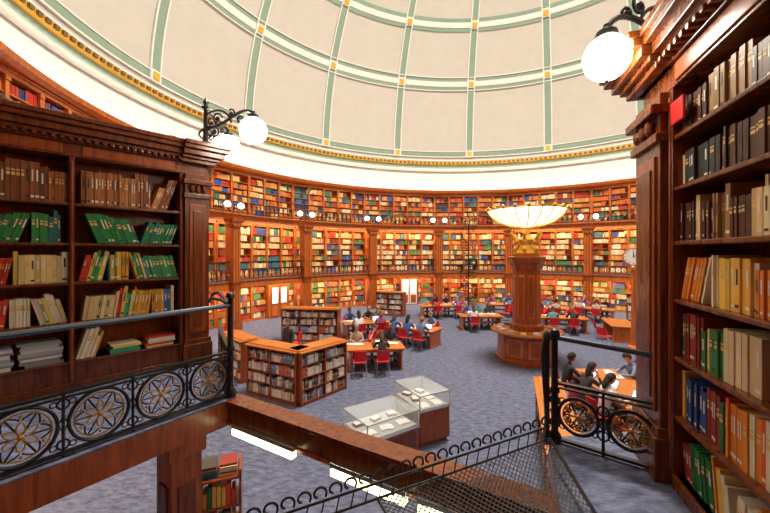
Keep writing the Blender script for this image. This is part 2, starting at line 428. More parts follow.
# ------------------------------------------------------------ near radial bookcases
def radialcase(name,E,bw,nb,zs,pals,right=False,pw=.3,D=.38):
    E=Vector(E); out=(E-Vector((CX,CY,0))).normalized(); out.z=0
    n=Vector((-out.y,out.x,0))
    if n.dot(-E)<0: n=-n
    M=frame((E.x,E.y,GZ+.035),out,-n)
    m=MB(); bk=MB(); Lg=pw+nb*bw+.08; H=2.9
    m.box(0,Lg,D-.03,D,0,2.6,1,M)
    m.box(0,Lg,0.02,D,0,zs[0]-.0,0,M)
    m.box(0,Lg,-.015,D,0,min(.08,zs[0]),0,M)
    m.box(0,pw,-.06,D,0,2.5,0,M); m.box(-.03,pw+.03,-.1,D,0,.28,0,M); m.box(-.02,pw+.015,-.08,D,.28,.34,0,M)
    m.box(.05,pw-.05,-.075,-.06,.42,2.1,1,M); m.box(.09,pw-.09,-.085,-.06,.5,2.02,0,M)
    m.box(-.02,pw+.02,-.09,D,2.18,2.24,0,M); m.box(-.03,pw+.03,-.12,D,2.36,2.42,0,M)
    for q in range(3): m.ball((pw*(.25+.25*q),-.085,2.3),.045,8,6,0,M,sc=(.8,.6,1.2))
    for q in range(nb+1):
        x=pw+q*bw; m.box(x,x+.045,-.01,D,0,2.5,0,M); m.box(x+.012,x+.033,-.02,0,.1,2.45,1,M)
    m.box(0,Lg,-.01,D,2.5,2.66,0,M)
    for q in range(nb): m.box(pw+q*bw+.1,pw+(q+1)*bw-.06,-.022,0,2.52,2.63,1,M)
    for (z0,z1,pr) in [(2.64,2.69,.04),(2.69,2.73,.075),(2.73,2.80,.12),(2.80,2.85,.165),(2.85,2.9,.19)]:
        m.box(-pr,Lg,-pr,D+.05,z0,z1,0,M); m.box(-pr-.04,pw+.05,-pr-.06,D+.05,z0,z1-.002,0,M)
    for q in range(int(Lg/.07)): m.box(q*.07,q*.07+.035,-.1,-.03,2.655,2.69,0,M)
    for q in range(nb*2): m.box(pw+q*bw/2+.1,pw+q*bw/2+.17,-.05,.05,2.9,2.95,1,M)
    for i,z in enumerate(zs):
        m.box(pw,Lg,0.0,D-.03,z-.028,z,0,M)
        top=(zs[i+1] if i+1<len(zs) else 2.5)-z-.05
        for q in range(nb):
            pal=pals[i%len(pals)]; x0=pw+q*bw+.05; x1=pw+(q+1)*bw-.01
            ln=.3 if right else (.9 if i<4 else .5)
            f=rnd.uniform(.93,1) if rnd.random()<.85 else .8
            if not right and i==0:
                pw_=[(.55,.57,.60),(.40,.45,.48),(.72,.72,.68),(.25,.28,.30)] if q>0 else PL3
                flatbooks(bk,M,x0+.05,z+.001,9 if q else 5,pw_,.03,.34); flatbooks(bk,M,x0+.42,z+.001,8 if q else 4,pw_ if q else PL4,.03,.3)
                books(bk,M,x0+.75,x1,z+.001,top,.03,pal,ln,.95,series=.5,label=True,dirn=-1)
            else: books(bk,M,x0,x1,z+.001,top*.97,.03,pal,ln,f,.014,.042,.3 if (i<4 or right) else .7,True,.68,dirn=1 if right else -1)
    if right:
        m.box(pw+.04,pw+.2,-.02,.0,2.26,2.40,2,M)
    ob=m.build(name,[W_DARK,W_RED,RED],bevel=.006); bk.build('shelved_books',[BOOKM],parent=ob)
    return M,ob
ML,lc=radialcase('bookcase',(-2.42,4.9,0),1.08,3,[.3,.72,1.15,1.57,2.0],[PL3,PL4,PL3,PL2,PL1],pw=.3)
MR,rc=radialcase('bookcase',(1.95,2.70,0),.95,3,[.08,.45,.82,1.18,1.54,1.88,2.2],[PR2,PR2,PR2,PR2,PR,PR,PR],True,pw=.42)

def slab(name,pts,z0,z1,mats):
    m=MB(); n=len(pts)
    m.add([(x,y,z0) for x,y in pts]+[(x,y,z1) for x,y in pts],[tuple(reversed(range(n)))]+[(i,(i+1)%n,n+(i+1)%n,n+i) for i in range(n)],0)
    m.add([(x,y,z1) for x,y in pts]+[(x,y,z1+.015) for x,y in pts],[tuple(range(n,2*n))]+[(i,(i+1)%n,n+(i+1)%n,n+i) for i in range(n)],1)
    return m.build(name,mats)
A=Vector((-2.98,1.45,0)); P=Vector((-1.52,3.66,0)); P2=Vector((-2.12,5.0,0))
slab('walkway_floor_left',[(A.x,A.y),(P.x,P.y),(P2.x,P2.y),(-2.9,5.45),(-6.3,2.4),(-4.6,.2)],GZ-.22,GZ+.02,[W_RED,CARPET])
slab('landing_floor_right',[(1.30,2.86),(1.0,2.05),(.95,-.7),(2.6,-.8),(2.9,2.4),(2.3,3.0)],GZ-.22,GZ+.02,[W_RED,CARPET])
m=MB(); M=frame((-1.93,3.38,0),(.57,.82,0),(-.82,.57,0))
m.box(-.14,.14,-.14,.14,0,GZ-.22,0,M); m.box(-.18,.18,-.18,.18,0,.25,0,M); m.box(-.17,.17,-.17,.17,GZ-.36,GZ-.22,0,M)
m.box(-.08,.08,-.155,.155,.4,1.9,1,M); m.box(-.155,.155,-.08,.08,.4,1.9,1,M)
m.build('support_post',[W_RED,W_DARK],bevel=.008)
B0=P+Vector((.02,-.02,0)); B1=Vector((1.05,2.08,0)); d=(B1-B0); Lb=d.length; d.normalize(); nb_=Vector((d.y,-d.x,0))
if nb_.dot(-B0)<0: nb_=-nb_
M=frame((B0.x,B0.y,0),d,-nb_)
m=MB()
m.box(-.1,Lb,-.08,.08,GZ-.18,GZ+.0,0,M); m.box(-.1,Lb,-.10,.10,GZ+0,GZ+.03,0,M); m.box(-.1,Lb,-.10,.10,GZ-.20,GZ-.17,1,M)
m.build('gallery_edge_beam',[W_DARK,W_RED],bevel=.005)
m=MB()
for (x0,x1) in [(.14,.95),(1.35,2.02),(2.1,2.6)]:
    m.box(x0,x1,-.16,-.10,GZ-.17,GZ-.13,0,M); m.box(x0+.01,x1-.01,-.165,-.105,GZ-.23,GZ-.175,1,M)
m.build('fluorescent_batten_light',[CHROME,TUBE],bevel=.004)

def panel(m,p0,p1,z0,h=.47,sp=.47,gold=True):
    p0=Vector(p0);p1=Vector(p1); d=p1-p0; Lp=d.length; d.normalize()
    M=frame((p0.x,p0.y,z0),d,Vector((-d.y,d.x,0)))
    m.box(0,Lp,-.022,.022,h-.018,h,0,M); m.box(0,Lp,-.015,.015,h-.05,h-.04,0,M); m.box(0,Lp,-.02,.02,.02,.04,0,M)
    n=max(1,round(Lp/sp)); s=Lp/n; zc=(h-.04+.04)/2; R=min(.195,s/2-.03)
    ring=lambda cx,cz,r,k=24:[(cx+r*math.cos(2*pi*i/k),0,cz+r*math.sin(2*pi*i/k)) for i in range(k)]
    for i in range(n):
        cx=(i+.5)*s
        m.tube(ring(cx,zc,R),.013,6,0,True,M); m.tube(ring(cx,zc,R-.03),.006,5,1 if gold else 0,True,M)
        g=1 if gold else 0
        for k in range(6):
            t=k*pi/3+pi/6; ux,uz=math.cos(t),math.sin(t)
            pts=[]
            for q in range(13):
                w=2*pi*q/12; a=.052+.045*math.cos(w); b_=.022*math.sin(w)
                pts.append((cx+a*ux-b_*uz,0,zc+a*uz+b_*ux))
            m.tube(pts[:-1],.006,5,g,True,M)
            t2=t+pi/6; m.tube([(cx+.03*math.cos(t2),0,zc+.03*math.sin(t2)),(cx+(R-.03)*math.cos(t2),0,zc+(R-.03)*math.sin(t2))],.0065,4,0,False,M)
            m.ball((cx+(R-.055)*math.cos(t),0,zc+(R-.055)*math.sin(t)),.011,6,4,g,M)
            for sg in (-1,1):
                pts=[(cx+(R-.03-.008*q)*math.cos(t2+sg*(.05+q*.07)),0,zc+(R-.03-.008*q)*math.sin(t2+sg*(.05+q*.07))) for q in range(7)]
                m.tube(pts,.006,4,0,False,M)
        m.ball((cx,0,zc),.02,8,6,g,M)
    for i in range(n+1):
        cx=i*s; m.tube([(cx,0,0),(cx,0,h)],.011,6,0,False,M)
        for sz in (-1,1):
            zz=zc+sz*(R-.045)
            m.tube(ring(cx,zz,.035,12),.008,5,0,True,M)
            for sx in (-1,1): m.tube([(cx+sx*.055+.02*math.cos(w),0,zz+sz*.01+.02*math.sin(w)) for w in [2*pi*q/8 for q in range(8)]],.005,4,0,True,M)
        m.tube([(cx-.03,0,zc),(cx,0,zc+.06),(cx+.03,0,zc),(cx,0,zc-.06)],.008,4,0,True,M)
def post(m,p,z0,h,r=.026):
    m.lathe([(r*1.9,0),(r*1.9,.05),(r,.09),(r,h*.46),(r*1.4,h*.47),(r*1.4,h*.5),(r,h*.52),(r*.9,h),(r*1.6,h+.015),(r*1.2,h+.05),(0,h+.07)],12,0,Matrix.Translation((p[0],p[1],z0)))
z0=GZ+.035
m=MB()
off=Vector((-.06,.04,0))
a_=A+off; p_=P+off+Vector((0,-.02,0)); 
panel(m,a_,p_,z0); post(m,p_,z0,1.0,.03)
e2=P2+Vector((-.13,-.12,0)); panel(m,p_,e2,z0)
zr=z0+.93
m.tube([a_+Vector((0,0,zr)),p_+Vector((0,0,zr))],.022,8,2)
m.tube([p_+Vector((0,0,zr)),e2+Vector((0,0,zr+.0)),e2+Vector((-.1,.05,zr-.02)),e2+Vector((-.14,.07,zr-.09))],.022,8,2)
m.tube([p_+Vector((0,0,zr)),p_+Vector((-.1,.02,zr+.05)),p_+Vector((-.2,.03,zr+.07)),p_+Vector((-.24,.03,zr+.03))],.016,6,2)
m.build('ornamental_railing',[IRON,RGOLD,STEEL],True)
m=MB()
q_=Vector((1.32,2.80,0)); r_=Vector((1.82,2.38,0))
panel(m,q_,r_,z0,.47,.33); post(m,q_,z0,.82,.026); post(m,q_+Vector((-.07,-.02,0)),z0,.80,.02)
zr=z0+.78
m.tube([q_+Vector((-.09,-.03,zr+.03)),q_+Vector((0,0,zr+.03)),r_+Vector((0,0,zr)),r_+Vector((.03,-.03,zr-.04))],.02,8,2)
m.ball(tuple(r_+Vector((.03,-.03,zr))),.03,8,6,2)
pts=[q_+Vector((-.09,-.03,zr+.03)),q_+Vector((-.13,-.08,zr-.1)),q_+Vector((-.14,-.14,zr-.32)),q_+Vector((-.15,-.2,zr-.52)),q_+Vector((-.22,-.3,zr-.62))]
m.tube(pts,.014,6,0)
m.build('ornamental_railing',[IRON,RGOLD,STEEL],True)

# stairwell safety net with scroll iron crest
m=MB(); zc=4-1.28
S0=Vector((-.95,1.72,zc-.12)); S1=Vector((1.2,2.62,zc+.02)); dn=(S1-S0).normalized(); Ls=(S1-S0).length
for off_z in (0,-.09): m.tube([S0+Vector((0,0,off_z)),S1+Vector((0,0,off_z))],.008,6,0)
k=int(Ls/.085)
for i in range(k):
    c=S0+dn*((i+.5)*Ls/k)+Vector((0,0,.0))
    pts=[]
    for q in range(15):
        t=-.6+q*.36; r=.046*(1-q*.045); pts.append(c+dn*(r*math.cos(t)-.01)+Vector((0,0,.045+r*math.sin(t))))
    m.tube(pts,.007,5,0)
    m.tube([c+Vector((0,0,-.09)),c+dn*.02+Vector((0,0,0))],.004,4,0)
c00=S0+dn*(Ls*.42)+Vector((0,0,-.09)); c10=S1+Vector((0,0,-.09)); c01=Vector((.25,1.35,zc-.10)); c11=Vector((1.06,1.55,zc-.10))
def net(u,v):
    p=(c00*(1-u)+c10*u)*(1-v)+(c01*(1-u)+c11*u)*v; p=p.copy(); p.z-=.08*math.sin(pi*u)*math.sin(pi*v)
    return p
NU,NV=34,22
for i in range(-NV,NU+1):
    for sg in (1,-1):
        pts=[]
        for j in range(NV+1):
            uu=(i+j)/NU if sg>0 else (NU-i-j)/NU
            if 0<=uu<=1: pts.append(net(uu,j/NV))
        if len(pts)>1: m.tube(pts,.0034,3,1,caps=False)
m.tube([net(0,t/10) for t in range(11)],.007,5,0); m.tube([net(1,t/10) for t in range(11)],.012,5,0); m.tube([net(t/10,1) for t in range(11)],.007,5,0)
m.build('stairwell_safety_net',[IRON,plain('net_wire',(.03,.03,.03),.6,.3)])

# ------------------------------------------------------------ near bracket lamps
def bez(p0,p1,p2,p3,n=14):
    return [p0*(1-t)**3+p1*3*t*(1-t)**2+p2*3*t*t*(1-t)+p3*t**3 for t in [i/n for i in range(n+1)]]
def bracket(name,base,h,globes,r=.165):
    m=MB(); b=Vector(base)
    m.lathe([(.09,0),(.1,.03),(.04,.08),(.03,h*.4),(.06,h*.45),(.03,h*.5),(.025,h),(.06,h+.03),(.02,h+.06),(.04,h+.1),(0,h+.17)],12,0,Matrix.Translation(b))
    for g in globes:
        g=Vector(g); e=g+Vector((0,0,r+.06)); dd=Vector((e.x-b.x,e.y-b.y,0)); Ld=dd.length; dd.normalize(); s=b+Vector((0,0,h*.55))
        hi=max(e.z,s.z)+.16
        m.tube(bez(s,s+dd*Ld*.35+Vector((0,0,-.12)),Vector((e.x,e.y,hi))-dd*Ld*.3,e),.02,7,0)
        s2=b+Vector((0,0,h*.85)); m.tube(bez(s2,s2+dd*Ld*.3+Vector((0,0,.1)),s2+dd*Ld*.5,s+dd*Ld*.55),.015,6,0)
        for (c,rr,t0,sg) in [(s+dd*Ld*.25+Vector((0,0,.08)),.085,0,1),(s+dd*Ld*.55+Vector((0,0,.11)),.07,2,-1),(s+dd*Ld*.2+Vector((0,0,-.1)),.07,1,-1),(s+dd*Ld*.72+Vector((0,0,.03)),.05,0,1)]:
            pts=[c+dd*(rr*(1-q/20)*math.cos(t0+sg*q*.5))+Vector((0,0,rr*(1-q/20)*math.sin(t0+sg*q*.5))) for q in range(17)]
            m.tube(pts,.012,5,0); m.ball(tuple(c),.028,7,5,0)
        m.lathe([(.02,.09),(.03,.06),(.065,.04),(.075,0),(.06,-.02)],12,0,Matrix.Translation(g+Vector((0,0,r-.01))))
        m.ball(tuple(g),r,24,16,1)
        m.ball((g.x,g.y,g.z-r-.01),.014,6,5,0)
    for s in (-1,1):
        pts=[b+Vector((s*(.02+.09*math.sin(q*.4)*(1-q/18)),0,h*.2+.02*q)) for q in range(12)]; m.tube(pts,.012,5,0)
    return m.build(name,[IRON,GLOBEN],True)
zt=GZ+.035+2.9
bracket('globe_bracket_lamp',(-2.42,4.86,zt),.5,[(-1.69,4.62,5.57),(-2.31,5.3,5.56)],.17)
bracket('globe_bracket_lamp',(2.12,2.62,zt),.32,[(1.49,2.42,5.31),(2.75,3.05,5.30)],.145)

# ------------------------------------------------------------ centre desk and lamp
m=MB(); T=Matrix.Translation(C)
m.lathe([(1.12,0),(1.12,.15),(1.04,.18),(1.04,1.0),(1.12,1.02),(1.14,1.08)],8,0,T,rot=pi/8)
m.lathe([(1.28,1.08),(1.28,1.15),(.3,1.151)],32,2,T)
for k in range(8):
    t=k*pi/4; M=T@Matrix.Rotation(t,4,'Z')
    m.box(.955,.975,-.3,.3,.28,.92,1,M); m.box(.97,.985,-.22,.22,.36,.84,0,M)
m.lathe([(.6,1.15),(.6,1.35),(.50,1.4),(.48,3.35),(.54,3.4),(.54,3.55),(.64,3.65),(.68,3.85),(.45,3.9)],8,0,T,rot=pi/8)
for k in range(8):
    M=T@Matrix.Rotation(k*pi/4,4,'Z'); m.box(.435,.46,-.13,.13,1.55,3.2,1,M); m.box(.45,.465,-.09,.09,1.65,3.1,0,M)
m.lathe([(.42,3.9),(.46,4.0),(.3,4.1),(.2,4.3),(.28,4.5),(.14,4.65),(.12,4.9),(.2,4.98)],20,3,T)
for k in range(6):
    t=k*pi/3; M=T@Matrix.Rotation(t,4,'Z')
    m.tube([(.4,0,3.95),(.44,0,4.15),(.34,0,4.3),(.42,0,4.5),(.56,0,4.72),(.5,0,4.88)],[.05,.08,.05,.07,.05,.03],8,3,M=M)
    m.ball((.4,0,4.42),.09,8,6,3,M)
desk=m.build('enquiry_desk_with_column',[W_RED,W_FAR,W_TOP,GOLD],bevel=.01)
m=MB()
prof=[(.2,4.95),(.6,5.02),(.95,5.16),(1.25,5.4),(1.4,5.62),(1.36,5.62),(1.2,5.42),(.9,5.22),(.3,5.08)]
m.lathe(prof,40,0,T)
for k in range(20):
    M=T@Matrix.Rotation(k*pi/10,4,'Z'); m.tube([(.22,0,4.93),(.6,0,5.0),(.96,0,5.135),(1.27,0,5.38),(1.42,0,5.63)],.022,5,1,M=M)
    m.ball((1.42,0,5.64),.07,7,5,1,M)
m.tube([(CX+1.41*math.cos(t),CY+1.41*math.sin(t),5.6) for t in [2*pi*q/40 for q in range(40)]],.03,6,1,True)
m.build('bowl_lamp',[BOWL,GOLD],True,parent=desk)
L=bpy.data.lights.new('bowl_bulb','POINT'); L.energy=450; L.shadow_soft_size=.15; L.color=(1,.85,.6)
o=bpy.data.objects.new('bowl_bulb',L); o.location=(CX,CY,5.5); bpy.context.scene.collection.objects.link(o); o.parent=desk
m=MB()
for k in range(14):
    t=k*2*pi/14+.2; M=T@Matrix.Rotation(t,4,'Z')@Matrix.Translation((.98,0,1.155)); m.box(-.12,.12,-.09,.09,0,rnd.uniform(.005,.06),0,M,jit(rnd.choice(PW)))
m.build('desk_books',[BOOKM],parent=desk)

# ------------------------------------------------------------ low floor bookcases
def lowcase(name,p0,p1,h,dep,shelves=4,pal=PW,top=True,nb=2):
    p0=Vector((*p0,0));p1=Vector((*p1,0)); d=p1-p0; W=d.length; d.normalize(); n=Vector((-d.y,d.x,0))
    M=frame(p0,d,n)
    m=MB();bk=MB()
    m.box(0,W,dep/2-.015,dep/2+.015,0,h-.05,0,M); m.box(0,W,.03,dep-.03,0,.1,0,M)
    for i in range(nb+1):
        x=i*(W-.04)/nb; m.box(x,x+.04,0,dep,0,h-.04,0,M)
    m.box(-.04,W+.04,-.05,dep+.05,h-.04,h,1,M)
    if top: m.box(.0,W,.05,dep-.05,h,h+.03,1,M)
    ph=(h-.14)/shelves
    for s in range(shelves):
        z=.1+s*ph; m.box(0,W,0.01,dep-.01,z-.02,z,0,M)
        for i in range(nb):
            x0=i*(W-.04)/nb+.045; x1=(i+1)*(W-.04)/nb-.005
            books(bk,M,x0,x1,z+.001,ph-.05,.02,pal,.3,rnd.uniform(.85,1),.015,.04,.35,True,.6,.2)
            Mb=M@Matrix.Translation((0,dep,0))@Matrix.Scale(-1,4,(0,1,0)); books(bk,Mb,x0,x1,z+.001,ph-.05,.02,pal,.12,.95,.03,.05,.5,False,.7,.2)
    ob=m.build(name,[W_RED,W_TOP],bevel=.006); bk.build('shelved_books',[BOOKM],parent=ob)
lowcase('low_bookcase',(-3.95,10.25),(-2.32,9.35),1.42,.62)
lowcase('low_bookcase',(-2.16,9.32),(-1.12,10.62),1.42,.62)
lowcase('low_bookcase',(-4.7,16.3),(-2.1,16.0),1.5,.6,nb=3)
lowcase('low_bookcase',(-.6,23.4),(1.1,22.6),1.5,.6)
lowcase('low_bookcase',(12.6,18.8),(13.6,18.0),1.9,.6)
lowcase('low_bookcase',(2.9,5.15),(4.05,8.4),1.05,.5,3,nb=4)
lowcase('low_bookcase',(-5.6,12.2),(-4.4,11.0),1.3,.6)
m=MB(); M=place(-2.35,5.1,0,20)
for z in (.12,.5,.88): m.box(-.3,.3,-.22,.22,z,z+.03,0,M)
for sx in (-.3,.27):
    m.box(sx,sx+.03,-.22,.22,.08,1.0,0,M)
    for sy in (-.18,.18): m.lathe([(.035,-.02),(.035,.02)],10,2,M@Matrix.Translation((sx+.015,sy,.04))@Matrix.Rotation(pi/2,4,'X'))
for (z,cc) in ((.15,0),(.53,0)):
    for i in range(8):
        m.box(-.25+i*.06,-.20+i*.06,-.2,.0,z,z+rnd.uniform(.2,.3),1,M,jit(rnd.choice(PR2)))
for (x,zz) in ((-.24,.911),(.02,.911)):
    for i in range(5):
        m.box(x,x+.22,-.15+rnd.uniform(-.02,.02),.14,zz,zz+.03,1,M,jit(rnd.choice(PW+PR2))); zz+=.031
ob=m.build('book_trolley',[W_RED,BOOKM,BLACKP])

# ------------------------------------------------------------ display cases
def vitrine(x,y,yaw,w,d,h0,h1):
    M=place(x,y,0,yaw); m=MB()
    m.box(-w/2+.04,w/2-.04,-d/2+.04,d/2-.04,0,.08,0,M); m.box(-w/2,w/2,-d/2,d/2,.08,h0,0,M)
    for s in (-1,1): m.box(-w/2+.08,w/2-.08,s*(d/2+.006)-.006,s*(d/2+.006)+.006,.16,h0-.08,3,M)
    m.box(-w/2-.02,w/2+.02,-d/2-.02,d/2+.02,h0,h0+.03,2,M); m.box(-w/2+.03,w/2-.03,-d/2+.03,d/2-.03,h0+.03,h0+.05,5,M)
    z0,z1=h0+.03,h1
    m.box(-w/2,w/2,-d/2,d/2,z1-.008,z1,1,M)
    for s in (-1,1):
        m.box(-w/2,w/2,s*d/2-.004,s*d/2+.004,z0,z1,1,M); m.box(s*w/2-.004,s*w/2+.004,-d/2,d/2,z0,z1,1,M)
        for t in (-1,1): m.box(s*w/2-.009,s*w/2+.009,t*d/2-.009,t*d/2+.009,z0,z1+.004,2,M)
        m.box(-w/2,w/2,s*d/2-.009,s*d/2+.009,z1-.012,z1+.004,2,M); m.box(s*w/2-.009,s*w/2+.009,-d/2,d/2,z1-.012,z1+.004,2,M)
    for i in range(3):
      for jj in (-1,1):
        xx=-w/2+.2+i*(w-.4)/2; zb=h0+.05
        M2=M@Matrix.Translation((xx,jj*d*.22,zb))@Matrix.Rotation(rnd.uniform(-.4,.4),4,'Z')
        if rnd.random()<.6:
            for s in (-1,1): m.add([(0,-.1,.03),(s*.13,-.1,.015),(s*.13,.1,.015),(0,.1,.03),(0,-.1,0),(s*.13,-.1,0),(s*.13,.1,0),(0,.1,0)],[(0,1,2,3),(4,7,6,5),(0,4,5,1),(1,5,6,2),(2,6,7,3)],4,M2)
        else: m.box(-.1,.1,-.07,.07,0,.05,0,M2); m.box(-.09,.09,-.06,.06,.05,.056,4,M2)
    m.build('glass_display_case',[W_RED,GLASS,CHROME,W_DARK,PAPER,FELT])
vitrine(-.08,7.15,35,1.2,.9,.56,.90)
vitrine(.80,8.0,-62,1.05,.76,.72,1.06)

# ------------------------------------------------------------ furniture
def chair_mesh():
    m=MB()
    m.box(-.21,.21,-.2,.22,.43,.47,0)
    vs=[];fs=[];n=8
    for i in range(n+1):
        x=-.21+.42*i/n; c=.05*(1-(2*i/n-1)**2)
        for (y,z) in ((-.2,.52),(-.26,.86)):
            vs+=[(x,y-c,z),(x,y-c-.025,z)]
    for i in range(n):
        a=i*4;b=a+4
        fs+=[(a,b,b+2,a+2),(a+1,a+3,b+3,b+1),(a+2,b+2,b+3,a+3),(a,a+1,b+1,b)]
    fs+=[(0,2,3,1),(n*4,n*4+1,n*4+3,n*4+2)]
    m.add(vs,fs,0)
    for s in (-1,1):
        m.tube([(s*.19,.2,.44),(s*.22,.23,.02),(s*.22,.1,.013),(s*.22,-.12,.013),(s*.22,-.25,.02),(s*.19,-.2,.44),(s*.19,-.25,.6)],.012,6,1)
    return m
ch=None
def chair(x,y,yaw):
    global ch
    if ch is None: ch=chair_mesh().build('red_chair',[RED,CHROME],bevel=.008,M=place(x,y,0,yaw))
    else: inst('red_chair',ch,place(x,y,0,yaw))
tb={}
def table(x,y,yaw,Lx,W):
    key=(Lx,W)
    if key not in tb:
        m=MB()
        m.box(-Lx/2,Lx/2,-W/2,W/2,.70,.745,1); m.box(-Lx/2+.06,Lx/2-.06,-W/2+.08,W/2-.08,.62,.70,0)
        for s in (-1,1):
            m.box(s*(Lx/2-.14)-.03,s*(Lx/2-.14)+.03,-W/2+.08,W/2-.08,0.06,.62,0)
            m.box(s*(Lx/2-.14)-.05,s*(Lx/2-.14)+.05,-W/2+.03,W/2-.03,0,.06,0)
        m.box(-Lx/2+.15,Lx/2-.15,-.02,.02,.3,.4,0)
        tb[key]=m.build('reading_table',[W_FAR,W_TOP],bevel=.008,M=place(x,y,0,yaw))
    else: inst('reading_table',tb[key],place(x,y,0,yaw))
def laptop(M):
    m=MB(); m.box(-.16,.16,-.11,.11,0,.015,0); m.box(-.14,.14,-.09,.03,.015,.017,1)
    R=Matrix.Translation((0,.11,.012))@Matrix.Rotation(rad(-18),4,'X')
    m.box(-.16,.16,0,.01,0,.21,0,R); m.box(-.145,.145,-.002,0,.015,.195,2,R)
    m.build('laptop',[CHROME,BLACKP,SCREEN],M=M)
def papers(M):
    m=MB(); 
    for i in range(3):
        m.box(-.1,.1,-.14,.14,i*.004,i*.004+.004,0,Matrix.Translation((i*.12-.1,rnd.uniform(-.03,.03),0))@Matrix.Rotation(rnd.uniform(-.4,.4),4,'Z'))
    for s in (-1,1): m.add([(.25,-.1,.012),(.25+s*.13,-.1,.03),(.25+s*.13,.1,.03),(.25,.1,.012)],[(0,1,2,3)],0)
    m.build('open_papers',[PAPER],M=M)

# ------------------------------------------------------------ people
bodies={}
def body(pose):
    if pose in bodies: return bodies[pose]
    ln={'read':.10,'write':.20,'up':.0,'chin':.14,'stand':0}[pose]
    V=[];E=[];Rr=[];Lb=[]
    def j(p,r): V.append(p);Rr.append(r);return len(V)-1
    def e(a,b_,l): E.append((a,b_));Lb.append(l)
    st=pose=='stand'; hz=.93 if st else .53
    pel=j((0,0,hz),(.15,.11)); bel=j((0,.01+ln*.3,hz+.18),(.135,.10)); che=j((0,.01+ln*.8,hz+.38),(.155,.11)); nb=j((0,ln*1.1,hz+.52),(.07,.065)); nt=j((0,.02+ln*1.3,hz+.60),(.05,.05))
    e(pel,bel,'shirt');e(bel,che,'shirt');e(che,nb,'shirt');e(nb,nt,'skin')
    for s in (-1,1):
        sh=j((s*.175,ln,hz+.46),(.062,.062)); e(che,sh,'shirt')
        if st: el=(s*.22,.0,hz+.18); wr=(s*.21,.10,hz-.06)
        elif pose=='chin' and s>0: el=(s*.2,ln+.25,.80); wr=(s*.09,ln+.2,hz+.50)
        elif pose=='up': el=(s*.24,.08,hz+.20); wr=(s*.15,.32,.80)
        else: el=(s*.27,ln+.14,.82); wr=(s*(.10 if pose=='write' else .14),ln+.34,.80)
        a=j(el,(.047,.047)); w=j(wr,(.03,.026)); e(sh,a,'shirt'); e(a,w,'arm')
        hip=j((s*.09,.0,hz-.03),(.09,.09)); e(pel,hip,'pants')
        if st: kn=j((s*.10,.02,.5),(.062,.062)); an=j((s*.10,-.02,.09),(.042,.042)); to=j((s*.11,.14,.04),(.04,.03))
        else: kn=j((s*.12,.43,.51),(.066,.066)); an=j((s*.12,.40,.10),(.043,.043)); to=j((s*.13,.56,.04),(.042,.03))
        e(hip,kn,'pants');e(kn,an,'pants');e(an,to,'shoe')
    me=bpy.data.meshes.new('tmp'); me.from_pydata(V,E,[]); ob=bpy.data.objects.new('tmp',me); bpy.context.scene.collection.objects.link(ob)
    ob.modifiers.new('s','SKIN'); sv=me.skin_vertices[0].data
    for i,r in enumerate(Rr): sv[i].radius=r; sv[i].use_root=(i==0)
    sb=ob.modifiers.new('u','SUBSURF'); sb.levels=2; sb.render_levels=2
    dg=bpy.context.evaluated_depsgraph_get(); ev=ob.evaluated_get(dg); em=ev.to_mesh()
    vs=[tuple(v.co) for v in em.vertices]; fs=[tuple(p.vertices) for p in em.polygons]; ev.to_mesh_clear()
    bpy.data.objects.remove(ob); 
    lab=[]
    for p in vs:
        p=Vector(p); best=9;bl=''
        for (a,b_),l in zip(E,Lb):
            A_=Vector(V[a]);B_=Vector(V[b_]); d_=B_-A_; t=max(0,min(1,(p-A_).dot(d_)/d_.length_squared)); q=(A_+d_*t-p).length/(.5*(Rr[a][0]+Rr[b_][0]))
            if q<best: best=q;bl=l
        lab.append(bl)
    wrists=[(Vector(V[i]),Vector(V[i-1])) for i in range(len(V)) if abs(Rr[i][0]-.03)<1e-6]
    bodies[pose]=(vs,fs,lab,Vector(V[nt]),wrists); return bodies[pose]
SKINS=[(.62,.32,.20),(.50,.25,.14),(.22,.10,.06),(.68,.38,.26)]
